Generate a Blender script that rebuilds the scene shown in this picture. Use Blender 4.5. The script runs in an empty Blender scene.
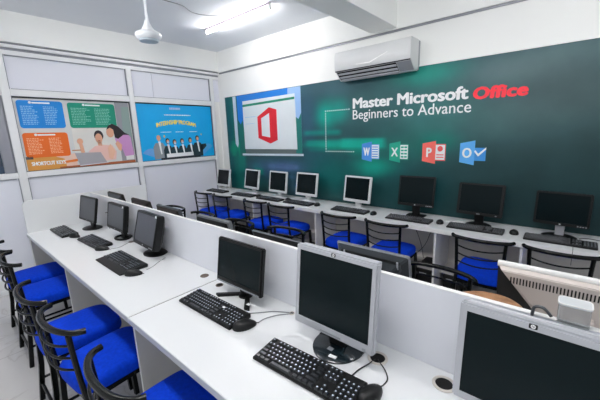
import bpy, bmesh, math, random
from mathutils import Vector, Matrix
random.seed(4)
PI = math.pi
C = bpy.context.scene.collection
sc = bpy.context.scene

# ------------------------------------------------------------------ materials
def srgb(r, g, b):
    f = lambda c: (c/255/12.92) if c/255 <= .04045 else ((c/255+.055)/1.055)**2.4
    return (f(r), f(g), f(b), 1)
MATS = {}
def mat(name, col, rough=.5, metal=0., spec=.5, var=.04, scale=8., bump=0., bscale=200., emit=0., alpha=1., trans=0., coat=0.):
    if name in MATS: return MATS[name]
    m = bpy.data.materials.new(name); m.use_nodes = True
    nt = m.node_tree; b = nt.nodes['Principled BSDF']
    c = srgb(*col)
    tc = nt.nodes.new('ShaderNodeTexCoord')
    nz = nt.nodes.new('ShaderNodeTexNoise'); nz.inputs['Scale'].default_value = scale; nz.inputs['Detail'].default_value = 3
    nt.links.new(tc.outputs['Object'], nz.inputs['Vector'])
    rp = nt.nodes.new('ShaderNodeValToRGB')
    rp.color_ramp.elements[0].position = .3; rp.color_ramp.elements[1].position = .7
    rp.color_ramp.elements[0].color = tuple(max(0, x*(1-var)) for x in c[:3])+(1,)
    rp.color_ramp.elements[1].color = tuple(min(1, x*(1+var)) for x in c[:3])+(1,)
    nt.links.new(nz.outputs['Fac'], rp.inputs['Fac'])
    nt.links.new(rp.outputs['Color'], b.inputs['Base Color'])
    b.inputs['Roughness'].default_value = rough; b.inputs['Metallic'].default_value = metal
    b.inputs['Specular IOR Level'].default_value = spec
    b.inputs['Coat Weight'].default_value = coat
    if trans: b.inputs['Transmission Weight'].default_value = trans
    if alpha < 1: b.inputs['Alpha'].default_value = alpha
    if emit:
        b.inputs['Emission Color'].default_value = c; b.inputs['Emission Strength'].default_value = emit
    if bump:
        n2 = nt.nodes.new('ShaderNodeTexNoise'); n2.inputs['Scale'].default_value = bscale
        nt.links.new(tc.outputs['Object'], n2.inputs['Vector'])
        bp = nt.nodes.new('ShaderNodeBump'); bp.inputs['Strength'].default_value = bump; bp.inputs['Distance'].default_value = .002
        nt.links.new(n2.outputs['Fac'], bp.inputs['Height']); nt.links.new(bp.outputs['Normal'], b.inputs['Normal'])
    MATS[name] = m
    return m

WALL = mat('white_wall_paint', (246, 247, 245), .6, var=.015, scale=1.5, bump=.05, bscale=40)
CEIL = mat('ceiling_paint', (236, 239, 244), .7, var=.02, scale=1.2)
ALU = mat('aluminium_profile', (240, 241, 242), .4, metal=.1, var=.02)
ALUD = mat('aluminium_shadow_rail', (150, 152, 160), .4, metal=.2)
GASK = mat('dark_gasket', (42, 44, 50), .6)
PANEL = mat('pale_partition_panel', (236, 238, 247), .35, var=.01, scale=.8)
LAM = mat('white_laminate', (232, 234, 235), .28, var=.008, scale=2, spec=.5)
LAME = mat('grey_edge_band', (196, 199, 204), .4)
LAMS = mat('warm_grey_side_laminate', (206, 204, 200), .45, var=.02, scale=3)
PLINTH = mat('beige_back_board', (228, 224, 218), .6, var=.05, scale=5)
BLK = mat('black_plastic', (14, 15, 16), .4, spec=.35, var=.1)
BLKM = mat('black_matt_plastic', (20, 21, 22), .55, var=.1)
BRNB = mat('aged_black_plastic', (44, 38, 34), .5, var=.2, scale=12)
GRYD = mat('dark_grey_plastic', (70, 74, 78), .4, var=.06)
SILV = mat('silver_plastic', (184, 186, 192), .35, metal=.15, var=.02)
SILVD = mat('grey_silver_plastic', (150, 154, 160), .35, metal=.2, var=.03)
IVORY = mat('ivory_plastic', (206, 197, 190), .45, var=.02)
WHITEP = mat('white_plastic', (240, 240, 238), .35, var=.01)
SCR = mat('dark_screen', (12, 24, 27), .2, spec=.12, var=.05, scale=2)
SCRG = mat('reflection_greyed_screen', (60, 64, 72), .35, spec=.6, var=.04, scale=2)  # base lightened to paint in the grazing reflection of the white wall
KEYM = mat('black_keycap', (38, 41, 45), .28, var=.15, scale=60)
LEGEND = mat('key_legend_white', (190, 200, 215), .5)
TUBE = mat('black_powder_coated_tube', (4, 6, 6), .25, spec=.28, var=.2, scale=20)
FAB = mat('blue_seat_fabric', (0, 58, 196), .85, spec=.15, var=.12, scale=60, bump=.3, bscale=400)
RUB = mat('dark_cable_rubber', (28, 28, 30), .5)
CABG = mat('grey_cable', (138, 140, 142), .5)
CREAM = mat('cream_grommet_ring', (214, 208, 200), .5)
BROWNG = mat('brown_grommet_lid', (112, 98, 88), .5)
HOLE = mat('dark_hole', (12, 12, 12), .9)
LEATHER = mat('tan_leather', (150, 108, 74), .65, var=.35, scale=14, bump=.3, bscale=60)
CLEARP = mat('frosted_plastic', (228, 231, 233), .22, trans=.8, var=.02)
FANW = mat('fan_white_enamel', (232, 236, 240), .3, var=.01)
TUBEL = mat('lit_tube', (255, 253, 250), .5, emit=66)
TUBEP = mat('pink_grey_batten', (226, 206, 226), .5)
STICK = mat('white_sticker', (248, 249, 250), .4)

# marble floor
def floor_mat():
    m = bpy.data.materials.new('pale_marble_tile'); m.use_nodes = True; nt = m.node_tree; N = nt.nodes; L = nt.links
    b = N['Principled BSDF']; b.inputs['Roughness'].default_value = .22
    tc = N.new('ShaderNodeTexCoord')
    n1 = N.new('ShaderNodeTexNoise'); n1.inputs['Scale'].default_value = 1.6; n1.inputs['Detail'].default_value = 6; n1.inputs['Distortion'].default_value = 1.2
    L.new(tc.outputs['Object'], n1.inputs['Vector'])
    r = N.new('ShaderNodeValToRGB'); e = r.color_ramp.elements
    e[0].position = 0; e[0].color = srgb(208, 207, 206); e[1].position = 1; e[1].color = srgb(216, 215, 213)
    for p, c in ((.47, (212, 211, 210)), (.497, (206, 204, 202)), (.503, (192, 189, 186)), (.512, (208, 206, 204))):
        q = e.new(p); q.color = srgb(*c)
    L.new(n1.outputs['Fac'], r.inputs['Fac'])
    bk = N.new('ShaderNodeTexBrick'); bk.inputs['Scale'].default_value = 1.0; bk.offset = 0
    bk.inputs['Brick Width'].default_value = .8; bk.inputs['Row Height'].default_value = .8; bk.inputs['Mortar Size'].default_value = .0025
    bk.inputs['Mortar'].default_value = srgb(160, 158, 156)
    L.new(tc.outputs['Object'], bk.inputs['Vector']); L.new(r.outputs['Color'], bk.inputs['Color1']); L.new(r.outputs['Color'], bk.inputs['Color2'])
    L.new(bk.outputs['Color'], b.inputs['Base Color'])
    return m
FLOORM = floor_mat()

# ------------------------------------------------------------------ helpers
def obj(name, bm, m, parent=None, smooth=False, mod=None):
    me = bpy.data.meshes.new(name); bm.normal_update(); bm.to_mesh(me); bm.free()
    o = bpy.data.objects.new(name, me); C.objects.link(o)
    for x in (m if isinstance(m, (list, tuple)) else [m]): me.materials.append(x)
    if smooth:
        for p in me.polygons: p.use_smooth = True
        try: me.set_sharp_from_angle(angle=math.radians(40))
        except Exception: pass
    if parent is not None: o.parent = parent
    return o
def tag(o, label, cat, group=None):
    o['label'] = label; o['category'] = cat
    if group: o['group'] = group
    return o
def thing(name, label, cat, loc=(0, 0, 0), rz=0, group=None):
    o = bpy.data.objects.new(name, None); C.objects.link(o); o.empty_display_size = .1
    o.location = loc; o.rotation_euler = (0, 0, rz)
    return tag(o, label, cat, group)
def struct(name, bm, m, parent=None, smooth=False):
    o = obj(name, bm, m, parent, smooth)
    if parent is None: o['kind'] = 'structure'
    return o
def B(): return bmesh.new()
def box(bm, x0, x1, y0, y1, z0, z1, bev=0, seg=2, M=None, mi=0):
    r = bmesh.ops.create_cube(bm, size=1)
    vs = r['verts']
    for v in vs: v.co = Vector(((x0+x1)/2+v.co.x*(x1-x0), (y0+y1)/2+v.co.y*(y1-y0), (z0+z1)/2+v.co.z*(z1-z0)))
    fs = set(f for v in vs for f in v.link_faces)
    for f in fs: f.material_index = mi
    if bev:
        es = list(set(e for v in vs for e in v.link_edges))
        rr = bmesh.ops.bevel(bm, geom=es, offset=bev, segments=seg, affect='EDGES', profile=.5)
        vs = list(set(v for f in rr['faces'] for v in f.verts) | set(v for v in vs if v.is_valid))
        for f in rr['faces']: f.material_index = mi
    if M is not None:
        for v in vs: v.co = M @ v.co
    return bm
def smoothpath(pts, n=6, closed=False):
    P = [Vector(p) for p in pts]; out = []
    m = len(P)
    rng = range(m if closed else m-1)
    for i in rng:
        p0 = P[(i-1) % m] if (closed or i > 0) else P[0]
        p1 = P[i]; p2 = P[(i+1) % m]
        p3 = P[(i+2) % m] if (closed or i+2 < m) else P[-1]
        for k in range(n):
            t = k/n
            out.append(.5*((2*p1)+(p2-p0)*t+(2*p0-5*p1+4*p2-p3)*t*t+(3*p1-p0-3*p2+p3)*t**3))
    if not closed: out.append(P[-1])
    return out
def tube(bm, pts, r, n=8, closed=False, smooth=0, square=False, cap=True):
    P = smoothpath(pts, smooth, closed) if smooth else [Vector(p) for p in pts]
    m = len(P); rings = []
    rs = r if isinstance(r, (list, tuple)) else None
    up = None
    for i in range(m):
        a = P[(i-1) % m] if (closed or i > 0) else P[i]
        c = P[(i+1) % m] if (closed or i < m-1) else P[i]
        t = (c-a).normalized()
        if up is None:
            up = Vector((0, 0, 1)) if abs(t.z) < .9 else Vector((0, 1, 0))
        s = t.cross(up).normalized(); up = s.cross(t).normalized()
        ring = []
        rad = rs[i*(len(rs)-1)//max(1, m-1)] if rs else r
        nn = 4 if square else n
        for k in range(nn):
            an = 2*PI*k/nn+(PI/4 if square else 0); q = rad*(1.414 if square else 1)
            ring.append(bm.verts.new(P[i]+s*math.cos(an)*q+up*math.sin(an)*q))
        rings.append(ring)
    nn = len(rings[0])
    for i in range(m if closed else m-1):
        A, D = rings[i], rings[(i+1) % m]
        for k in range(nn):
            bm.faces.new((A[k], A[(k+1) % nn], D[(k+1) % nn], D[k]))
    if not closed and cap:
        bm.faces.new(list(reversed(rings[0]))); bm.faces.new(rings[-1])
    return bm
def lathe(bm, prof, n=32, c=(0, 0, 0), sx=1, sy=1, a0=0, a1=2*PI):
    full = abs(a1-a0-2*PI) < 1e-6
    rings = []
    for r, z in prof:
        if r < 1e-6: rings.append([bm.verts.new((c[0], c[1], c[2]+z))])
        else: rings.append([bm.verts.new((c[0]+r*sx*math.cos(a0+(a1-a0)*k/n), c[1]+r*sy*math.sin(a0+(a1-a0)*k/n), c[2]+z)) for k in range(n if full else n+1)])
    for A, D in zip(rings, rings[1:]):
        cnt = n
        for k in range(cnt):
            k2 = (k+1) % n if full else k+1
            if len(A) == 1 and len(D) == 1: continue
            if len(A) == 1: bm.faces.new((A[0], D[k], D[k2]))
            elif len(D) == 1: bm.faces.new((A[k], A[k2], D[0]))
            else: bm.faces.new((A[k], A[k2], D[k2], D[k]))
    bmesh.ops.recalc_face_normals(bm, faces=bm.faces)
    return bm
def prism(bm, pts, fn, t, mi=0):
    """polygon pts (u,v) mapped by fn(u,v,d) and extruded from d to d+t"""
    d0, d1 = t
    a = [bm.verts.new(fn(u, v, d0)) for u, v in pts]; b = [bm.verts.new(fn(u, v, d1)) for u, v in pts]
    f1 = bm.faces.new(a); f2 = bm.faces.new(list(reversed(b))); fs = [f1, f2]
    n = len(pts)
    for i in range(n): fs.append(bm.faces.new((a[i], b[i], b[(i+1) % n], a[(i+1) % n])))
    for f in fs: f.material_index = mi
    bmesh.ops.recalc_face_normals(bm, faces=fs)
    return bm
def rrect(u0, u1, v0, v1, r, n=4):
    out = []
    for cx, cy, a in ((u1-r, v1-r, 0), (u0+r, v1-r, PI/2), (u0+r, v0+r, PI), (u1-r, v0+r, 3*PI/2)):
        for k in range(n+1): out.append((cx+r*math.cos(a+PI/2*k/n), cy+r*math.sin(a+PI/2*k/n)))
    return out
def ell(cu, cv, ru, rv, n=16, a0=0, a1=2*PI):
    return [(cu+ru*math.cos(a0+(a1-a0)*k/n), cv+rv*math.sin(a0+(a1-a0)*k/n)) for k in range(n if abs(a1-a0-2*PI) < 1e-6 else n+1)]
def text_bm(s, fn, u0, u1, v0, v1, d, off=0., th=.0015, shear=0, spacing=1.0, arc=0):
    cu = bpy.data.curves.new('t', 'FONT'); cu.body = s; cu.size = 1; cu.offset = off; cu.shear = shear
    cu.space_character = spacing; cu.resolution_u = 3; cu.fill_mode = 'FRONT'
    o = bpy.data.objects.new('t', cu); C.objects.link(o)
    bpy.context.view_layer.update()
    dg = bpy.context.evaluated_depsgraph_get()
    me = bpy.data.meshes.new_from_object(o.evaluated_get(dg))
    bm = B(); bm.from_mesh(me)
    bpy.data.objects.remove(o); bpy.data.curves.remove(cu); bpy.data.meshes.remove(me)
    xs = [v.co.x for v in bm.verts]; ys = [v.co.y for v in bm.verts]
    a, b_, c, e = min(xs), max(xs), min(ys), max(ys)
    if abs(shear) > 0: pass
    for v in bm.verts:
        U = (v.co.x-a)/(b_-a); V = (v.co.y-c)/(e-c)
        vv = v0+(v1-v0)*V+arc*(1-(2*U-1)**2)
        v.co = Vector(fn(u0+(u1-u0)*U, vv, d+th))
    r = bmesh.ops.extrude_face_region(bm, geom=list(bm.faces))
    n = Vector(fn(0, 0, 0))-Vector(fn(0, 0, th))
    for x in r['geom']:
        if isinstance(x, bmesh.types.BMVert): x.co += n
    bmesh.ops.recalc_face_normals(bm, faces=bm.faces)
    return bm
def merge(bms):
    b = bms[0]
    for o2 in bms[1:]:
        me = bpy.data.meshes.new('tmp'); o2.to_mesh(me); o2.free(); b.from_mesh(me); bpy.data.meshes.remove(me)
    return b
def bold_bm(s, fn, u0, u1, v0, v1, d, wt, **k):
    out = []
    for i, (a, b) in enumerate(((0, 0), (1, 0), (-1, 0), (0, 1), (0, -1), (.7, .7), (-.7, .7), (.7, -.7), (-.7, -.7))):
        out.append(text_bm(s, fn, u0+wt+a*wt, u1-wt+a*wt, v0+wt*.6+b*wt*.6, v1-wt*.6+b*wt*.6, d+i*.00006, **k))
    return merge(out)
def copy_tree(o, parent=None):
    c = o.copy(); C.objects.link(c)
    if parent is not None: c.parent = parent
    for ch in list(o.children): copy_tree(ch, c)
    return c
def place(root, used, x, y, rz, label, group=None, z=0):
    r = root if not used[0] else copy_tree(root)
    used[0] = True
    r.location = (x, y, z); r.rotation_euler = (0, 0, rz); r['label'] = label
    if group: r['group'] = group
    return r

# ------------------------------------------------------------------ room shell
XL, YG, HC = -4.6, 3.36, 2.95
X1, Y0 = 2.2, -1.7
bm = B(); box(bm, XL-.1, X1, Y0, YG+.1, -.1, 0); struct('floor', bm, FLOORM)
bm = B(); box(bm, XL-.1, X1, Y0, YG+.1, HC, HC+.1); struct('ceiling', bm, CEIL)
bm = B(); box(bm, XL-.1, X1, YG, YG+.1, 0, HC); struct('wall_back', bm, WALL)
bm = B(); box(bm, XL-.1, XL-.02, Y0, YG, 0, HC); struct('wall_left', bm, WALL)
bm = B(); box(bm, XL-.02, XL+.06, Y0, YG, 2.65, HC); struct('beam_left', bm, WALL)
bm = B(); box(bm, XL+.06, X1, YG-.03, YG, 2.635, HC); struct('beam_back', bm, WALL)
bm = B(); box(bm, XL+.06, X1, YG-.012, YG, 2.615, 2.635); struct('trim_1', bm, ALUD)  # grey strip painting the shadow line under the beam
bm = B(); box(bm, -1.794, -1.507, Y0, YG-.03, 2.65, HC); struct('beam_cross', bm, WALL)

# glazed aluminium partition on the left wall (all profiles one structure mesh per member kind)
bm = B()
for y0, y1, z0 in ((.632, .703, 0), (1.905, 1.965, 0), (3.178, 3.236, 0)):
    box(bm, XL-.02, XL+.035, y0, y1, z0, 2.53, .004, 1)
box(bm, XL-.02, XL+.02, Y0, YG, 2.53, 2.575, .003, 1)
box(bm, XL-.02, XL+.04, Y0, YG, 2.60, 2.632, .003, 1)
for ya, yb in ((Y0, .632), (.703, 1.905), (1.965, 3.178)):
    box(bm, XL-.02, XL+.028, ya, yb, 2.118, 2.188, .004, 1)
    box(bm, XL-.02, XL+.028, ya, yb, 1.25, 1.314, .004, 1)
struct('trim_2', bm, ALU)
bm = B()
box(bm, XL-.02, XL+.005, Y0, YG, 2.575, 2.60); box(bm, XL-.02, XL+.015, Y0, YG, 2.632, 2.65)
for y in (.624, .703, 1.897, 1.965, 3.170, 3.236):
    box(bm, XL-.01, XL+.022, y, y+.007, 0, 2.53)  # grey strips standing in for shadow gaps beside the posts
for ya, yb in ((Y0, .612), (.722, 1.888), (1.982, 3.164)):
    box(bm, XL-.01, XL+.012, ya, yb, 2.188, 2.195); box(bm, XL-.01, XL+.012, ya, yb, 1.242, 1.25); box(bm, XL-.01, XL+.012, ya, yb, 2.522, 2.53)  # the same painted shade lines along the rails
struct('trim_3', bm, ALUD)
bm = B()
for ya, yb in ((.703, 1.905), (1.965, 3.178)):
    box(bm, XL-.018, XL+.008, ya, yb, 2.104, 2.118); box(bm, XL-.018, XL+.008, ya, yb, 1.314, 1.320)
    box(bm, XL-.018, XL+.008, ya, ya+.01, 1.32, 2.104); box(bm, XL-.018, XL+.008, yb-.012, yb, 1.32, 2.104)
struct('trim_4', bm, GASK)
k = 0
bm = B()
for ya, yb in ((Y0, .632), (.703, 1.905), (1.965, 2.25), (2.253, 3.178), (3.236, YG)):
    box(bm, XL-.02, XL-.004, ya, yb, 2.188, 2.53)
for ya, yb in ((.703, 1.905), (1.965, 3.178)):
    box(bm, XL-.02, XL-.004, ya, yb, .0, 1.25)
box(bm, XL-.02, XL+.0, Y0, .632, .0, 1.25)
struct('wall_left_panels', bm, PANEL)
bm = B(); box(bm, XL-.004, XL+.02, .715, 1.895, 0, .10, .003, 1); box(bm, XL-.0, XL+.03, Y0, .62, 0, .055, .003, 1); box(bm, XL-.0, XL+.022, Y0, .62, .055, .165, .004, 1); box(bm, XL-.004, XL+.02, 1.975, 3.17, 0, .10, .003, 1)
struct('baseboard_left', bm, ALU)
# the third opening, opaque pane with the glass reflections painted as dark mottling
w3 = B(); box(w3, XL-.02, XL+.03, .53, .62, 1.314, 2.118, .004, 1)
w = struct('window_3', w3, ALUD); 
gl = mat('glass_reflection_colour', (64, 82, 108), .08, spec=.8, var=.6, scale=6)
bm = B(); box(bm, XL-.018, XL-.006, Y0, .53, 1.314, 2.118); obj('pane', bm, gl, w)

# ------------------------------------------------------------------ posters on the left partition
def FL(u, v, d): return (XL-.002+d, u, v)
def FG(u, v, d): return (u, 3.35-d, v)
pm = lambda n, c: mat('print_'+n, c, .5, var=.02, scale=6)
def flat(name, fn, items, parent, d0=.0):
    """items: list of (pts, material, layer)"""
    ms = []; bm = B()
    for pts, m, ly in items:
        if m not in ms: ms.append(m)
        prism(bm, pts, fn, (d0, d0+.0008*(ly+1)), ms.index(m))
    return obj(name, bm, ms, parent)
def scribble(fn, u0, u1, v0, v1, rows, d, seed=1, gap=.35):
    """rows of tiny illegible writing as short dashes"""
    R = random.Random(seed); bm = B(); h = (v1-v0)/rows
    for i in range(rows):
        v = v1-h*(i+.5); u = u0; end = u0+(u1-u0)*R.uniform(.65, 1)
        while u < end:
            w = R.uniform(.008, .028)
            prism(bm, [(u, v-h*.24), (min(u+w, end), v-h*.24), (min(u+w, end), v+h*.24), (u, v+h*.24)], fn, (d, d+.0006))
            u += w+.006
    return bm
pst = thing('shortcut_poster', 'wide poster with blue, green and orange lists and two women at a laptop', 'poster', (0, 0, 0))
bg = pm('grey_room', (214, 215, 214)); bg2 = pm('grey_room_right', (150, 152, 158)); bg3 = pm('greenish_grey', (140, 162, 156))
flat('printed_sheet', FL, [
    ([(.712, 1.32), (1.894, 1.32), (1.894, 2.104), (.712, 2.104)], bg, 0),
    ([(1.715, 1.32), (1.883, 1.32), (1.883, 2.104), (1.715, 2.104)], bg2, 1),
    ([(1.76, 1.5), (1.883, 1.5), (1.883, 2.05), (1.79, 2.05)], bg3, 2),
    ([(1.2, 1.5), (1.7, 1.5), (1.7, 1.78), (1.2, 1.78)], pm('pale_wall', (226, 224, 218)), 1),
    ([(.725, 1.32), (1.16, 1.32), (1.12, 1.475), (.725, 1.475)], pm('ochre_wood', (222, 156, 72)), 1),
    ([(1.09, 1.34), (1.2, 1.34), (1.2, 1.49), (1.0, 1.46), (1.08, 1.43)], pm('pinkish_desk', (236, 200, 184)), 2),
    ([(1.05, 1.375), (1.21, 1.39), (1.21, 1.42), (1.05, 1.40)], pm('orange_pen', (240, 130, 52)), 3),
    ([(.725, 1.445), (.79, 1.445), (.79, 1.475), (.725, 1.475)], pm('dark_shelf', (90, 88, 92)), 3),
    ([(1.17, 1.515), (1.26, 1.515), (1.26, 1.527), (1.17, 1.527)], pm('brown_shelf', (190, 130, 80)), 3),
    ([(1.02, 1.32), (1.883, 1.32), (1.883, 1.352), (1.02, 1.34)], pm('brown_table', (168, 92, 52)), 3)], pst)
for nm, r, c, sd in (('blue_list_panel', (.735, 1.15, 1.785, 2.083), (0, 134, 218), 3), ('green_list_panel', (1.195, 1.71, 1.785, 2.078), (0, 146, 118), 5), ('orange_list_panel', (.733, 1.15, 1.462, 1.735), (232, 106, 22), 8)):
    q = flat(nm, FL, [(rrect(r[0], r[1], r[2], r[3], .03), pm(nm, c), 3)], pst)
    u0, u1, v0, v1 = r
    tone = {'blue_list_panel': (150, 200, 238), 'green_list_panel': (136, 204, 184), 'orange_list_panel': (250, 190, 150)}[nm]
    md = (u0+u1)/2
    for ua, ub, k_ in ((u0+.03, md-.03, 0), (md+.02, u1-.05, 1)):
        obj('list_lines', scribble(FL, ua, ub, v0+.035, v1-.055, 11, .0032, sd+k_), pm(nm+'_ink', tone), q)
    flat('heading_bar', FL, [(rrect(md-.075, md+.09, v1-.032, v1-.016, .006), STICK, 0), (ell(md-.09, v1-.022, .014, .014, 10), STICK, 0)], q, .0032)
obj('title_text', bold_bm('SHORTCUT KEYS', FL, .765, 1.085, 1.372, 1.416, .0045, .0026), STICK, pst)
skin = pm('skin', (226, 170, 140)); hair = pm('dark_hair', (40, 34, 38)); pink = pm('pink_top', (238, 196, 186)); purp = pm('mauve_top', (206, 150, 204)); lapm = pm('laptop_grey', (170, 168, 174))
flat('printed_woman', FL, [
    ([(1.77, 1.36), (1.875, 1.36), (1.875, 1.42), (1.77, 1.43)], pm('white_skirt', (232, 230, 228)), 1),
    ([(1.66, 1.66), (1.80, 1.72), (1.86, 1.66), (1.878, 1.42), (1.76, 1.41), (1.74, 1.50), (1.68, 1.56)], purp, 2),
    ([(1.575, 1.76), (1.60, 1.81), (1.65, 1.835), (1.72, 1.80), (1.79, 1.72), (1.85, 1.69), (1.77, 1.69), (1.70, 1.64), (1.665, 1.66), (1.655, 1.76), (1.62, 1.785)], hair, 5),
    (ell(1.615, 1.725, .045, .064), skin, 4),
    ([(1.66, 1.58), (1.69, 1.62), (1.74, 1.56), (1.72, 1.48), (1.69, 1.50)], skin, 4)], pst, .0005)
flat('printed_woman', FL, [
    ([(1.34, 1.50), (1.42, 1.56), (1.50, 1.575), (1.62, 1.56), (1.66, 1.48), (1.64, 1.38), (1.42, 1.36), (1.35, 1.40)], pink, 5),
    (ell(1.478, 1.688, .052, .066), hair, 5), (ell(1.474, 1.655, .041, .060), skin, 6),
    ([(1.455, 1.61), (1.50, 1.61), (1.50, 1.56), (1.455, 1.565)], skin, 6),
    (ell(1.265, 1.625, .032, .036), skin, 6), ([(1.25, 1.60), (1.285, 1.60), (1.30, 1.49), (1.26, 1.48)], skin, 5),
    ([(1.56, 1.53), (1.60, 1.58), (1.645, 1.48), (1.60, 1.38), (1.56, 1.40)], pm('skin_light', (236, 188, 160)), 6),
    ([(1.460, 1.630), (1.492, 1.630), (1.484, 1.622), (1.468, 1.622)], pm('lip', (190, 90, 90)), 7)], pst, .0005)
flat('printed_laptop', FL, [([(1.19, 1.488), (1.47, 1.482), (1.53, 1.345), (1.23, 1.33)], lapm, 7), ([(1.23, 1.33), (1.55, 1.345), (1.55, 1.352), (1.22, 1.34)], pm('laptop_edge', (214, 214, 218)), 8)], pst, .0005)

ps2 = thing('internship_poster', 'bright sky-blue poster with six people in jackets and yellow arched heading', 'poster')
sky = pm('cyan', (0, 176, 242)); navy = pm('dark_suit', (30, 56, 66)); grys = pm('grey_suit', (148, 156, 162)); lt = pm('light_blue_disc', (86, 178, 240)); lt2 = pm('lilac_disc', (112, 170, 232))
flat('printed_sheet', FL, [([(1.974, 1.32), (3.166, 1.32), (3.166, 2.104), (1.974, 2.104)], sky, 0),
    ([(u, v) for u, v in ell(2.115, 1.32, .15, .17, 14, 0, PI) if u > 1.985], lt2, 1),
    ([(u, v) for u, v in ell(3.06, 1.32, .14, .2, 14, 0, PI) if u < 3.158], lt, 1),
    (ell(2.335, 1.655, .012, .018, 8), pm('gold', (246, 206, 96)), 1), (ell(2.95, 1.67, .01, .014, 8), pm('gold', (246, 206, 96)), 1)], ps2)
heads = [(2.245, 1.634, grys), (2.375, 1.586, navy), (2.483, 1.567, navy), (2.607, 1.577, navy), (2.744, 1.588, navy), (2.87, 1.614, navy)]
for i, (u, v, sm) in enumerate(heads):
    wd = .085 if i in (0, 5) else .068
    its = [([(u-wd, 1.33), (u-wd*1.05, v-.13), (u-wd*.6, v-.07), (u+wd*.6, v-.07), (u+wd*1.05, v-.13), (u+wd, 1.33)], sm, 2+i % 2),
           (ell(u, v, .03, .042, 12), hair if i else skin, 4), (ell(u+.004, v-.008, .021, .031, 10), skin, 5),
           ([(u-.012, v-.05), (u+.02, v-.05), (u+.03, 1.40), (u+.012, 1.40)], STICK, 5)]
    if i in (1, 2, 3): its.append((ell(u+.004, v-.02, .019, .017, 8), pm('pale_mask', (190, 214, 236)), 6))
    if i == 5: its.append(([(u+.05, v-.10), (u+.15, v-.09), (u+.16, v-.13), (u+.06, v-.22)], navy, 3))
    flat('printed_person', FL, its, ps2, .0004)
flat('printed_banner', FL, [([(2.34, 1.345), (2.78, 1.350), (2.78, 1.405), (2.34, 1.40)], STICK, 7), ([(2.25, 1.32), (2.9, 1.32), (2.9, 1.347), (2.25, 1.344)], pm('dark_table', (26, 40, 52)), 6)], ps2, .0004)
obj('heading_text', bold_bm('INTERNSHIP PROGRAM', FL, 2.235, 2.87, 1.782, 1.845, .001, .0036, arc=.045), pm('yellow_lettering', (255, 224, 96)), ps2)
obj('emblem_lines', scribble(FL, 2.46, 2.70, 2.02, 2.085, 1, .001, 21), pm('pale_violet', (190, 196, 240)), ps2)
obj('subheading_lines', scribble(FL, 2.37, 2.80, 1.945, 1.975, 1, .001, 22), STICK, ps2)
for a, c in ((2.29, 2.45), (2.52, 2.68), (2.75, 2.90)): obj('caption_lines', scribble(FL, a, c, 1.705, 1.725, 1, .001, int(a*10)), STICK, ps2)

# ------------------------------------------------------------------ green mural on the back wall
mur = thing('wall_mural', 'large dark green printed mural with course title above the wall desk', 'mural')
MU0, MU1, MV0, MV1 = -4.44, X1-.05, .755, 2.242
bl = []   # (u, v, ru, rv, colour, strength) printed colour patches
def blob(u, v, ru, rv, c, s=1.): bl.append((u, v, ru, rv, c, s))
blob(-4.3, 2.0, .16, .5, (14, 112, 108), .9); blob(-4.22, 1.2, .2, .5, (0, 112, 100), .9); blob(-4.38, 1.5, .08, .8, (10, 84, 92), .8)
blob(-4.1, 1.45, .10, .12, (20, 150, 112), .9); blob(-4.3, 1.42, .10, .07, (0, 152, 116), .9); blob(-3.75, 1.12, .12, .08, (0, 140, 110), .8)
blob(-3.55, 1.1, .5, .16, (50, 92, 122), .8); blob(-3.1, 1.17, .5, .10, (72, 104, 150), .7); blob(-3.9, .9, .3, .12, (0, 110, 100), .8); blob(-2.95, .9, .2, .15, (70, 110, 140), .6)
blob(-2.72, 1.85, .16, .5, (48, 84, 104), .95); blob(-2.35, 2.15, .5, .1, (58, 92, 104), .8); blob(-2.6, 1.3, .3, .2, (34, 84, 98), .7)
blob(-2.42, 1.84, .15, .17, (0, 170, 150), .95); blob(-2.22, 1.88, .13, .13, (0, 166, 146), .85)
blob(-2.2, 1.47, .55, .06, (0, 158, 132), .95); blob(-1.9, 1.42, .25, .08, (0, 150, 126), .7)
blob(-1.75, 1.22, .28, .12, (0, 168, 142), .95); blob(-2.3, 1.1, .4, .25, (0, 100, 96), .8)
blob(-1.35, 1.45, .4, .2, (20, 118, 104), .6); blob(-1.2, 2.15, .35, .12, (24, 156, 136), .9); blob(-1.1, 1.75, .5, .3, (52, 122, 116), .7)
blob(-.45, 2.1, .5, .16, (104, 128, 132), .8); blob(-.5, 1.75, .5, .3, (78, 112, 112), .6); blob(-1.05, 1.5, .18, .10, (0, 134, 116), .6)
blob(-1.7, 1.9, .5, .25, (56, 104, 106), .6); blob(0, 1.9, .6, .3, (70, 92, 94), .8); blob(.1, 2.2, .6, .1, (84, 112, 114), .6)
blob(-1.3, 1.0, .5, .25, (8, 72, 74), .7); blob(0, 1.2, .8, .3, (28, 60, 62), .8); blob(.3, .95, .7, .2, (24, 54, 58), .8)
bars = [(-2.78, -2.2, 1.60, 1.66, (0, 156, 142), .6), (-2.75, -2.2, 1.46, 1.535, (0, 164, 146), .6), (-2.2, -1.62, 1.44, 1.55, (0, 184, 160), .75), (-2.7, -2.25, 1.40, 1.42, (0, 140, 124), .5),
        (-4.44, -4.34, 1.7, 2.24, (12, 96, 104), .7), (-4.36, -4.25, 1.3, 1.55, (0, 150, 118), .6), (-4.2, -4.02, 1.05, 1.3, (0, 128, 112), .6), (-4.44, -4.36, .76, 1.2, (0, 92, 98), .6),
        (-4.16, -4.08, 1.3, 1.6, (16, 168, 120), .5), (-3.8, -3.62, 1.02, 1.12, (0, 146, 116), .7), (-3.5, -2.9, 1.13, 1.2, (92, 116, 164), .5), (-3.3, -2.95, 1.0, 1.05, (64, 108, 150), .5), (-4.0, -3.85, .8, .98, (0, 140, 110), .6)]
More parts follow.
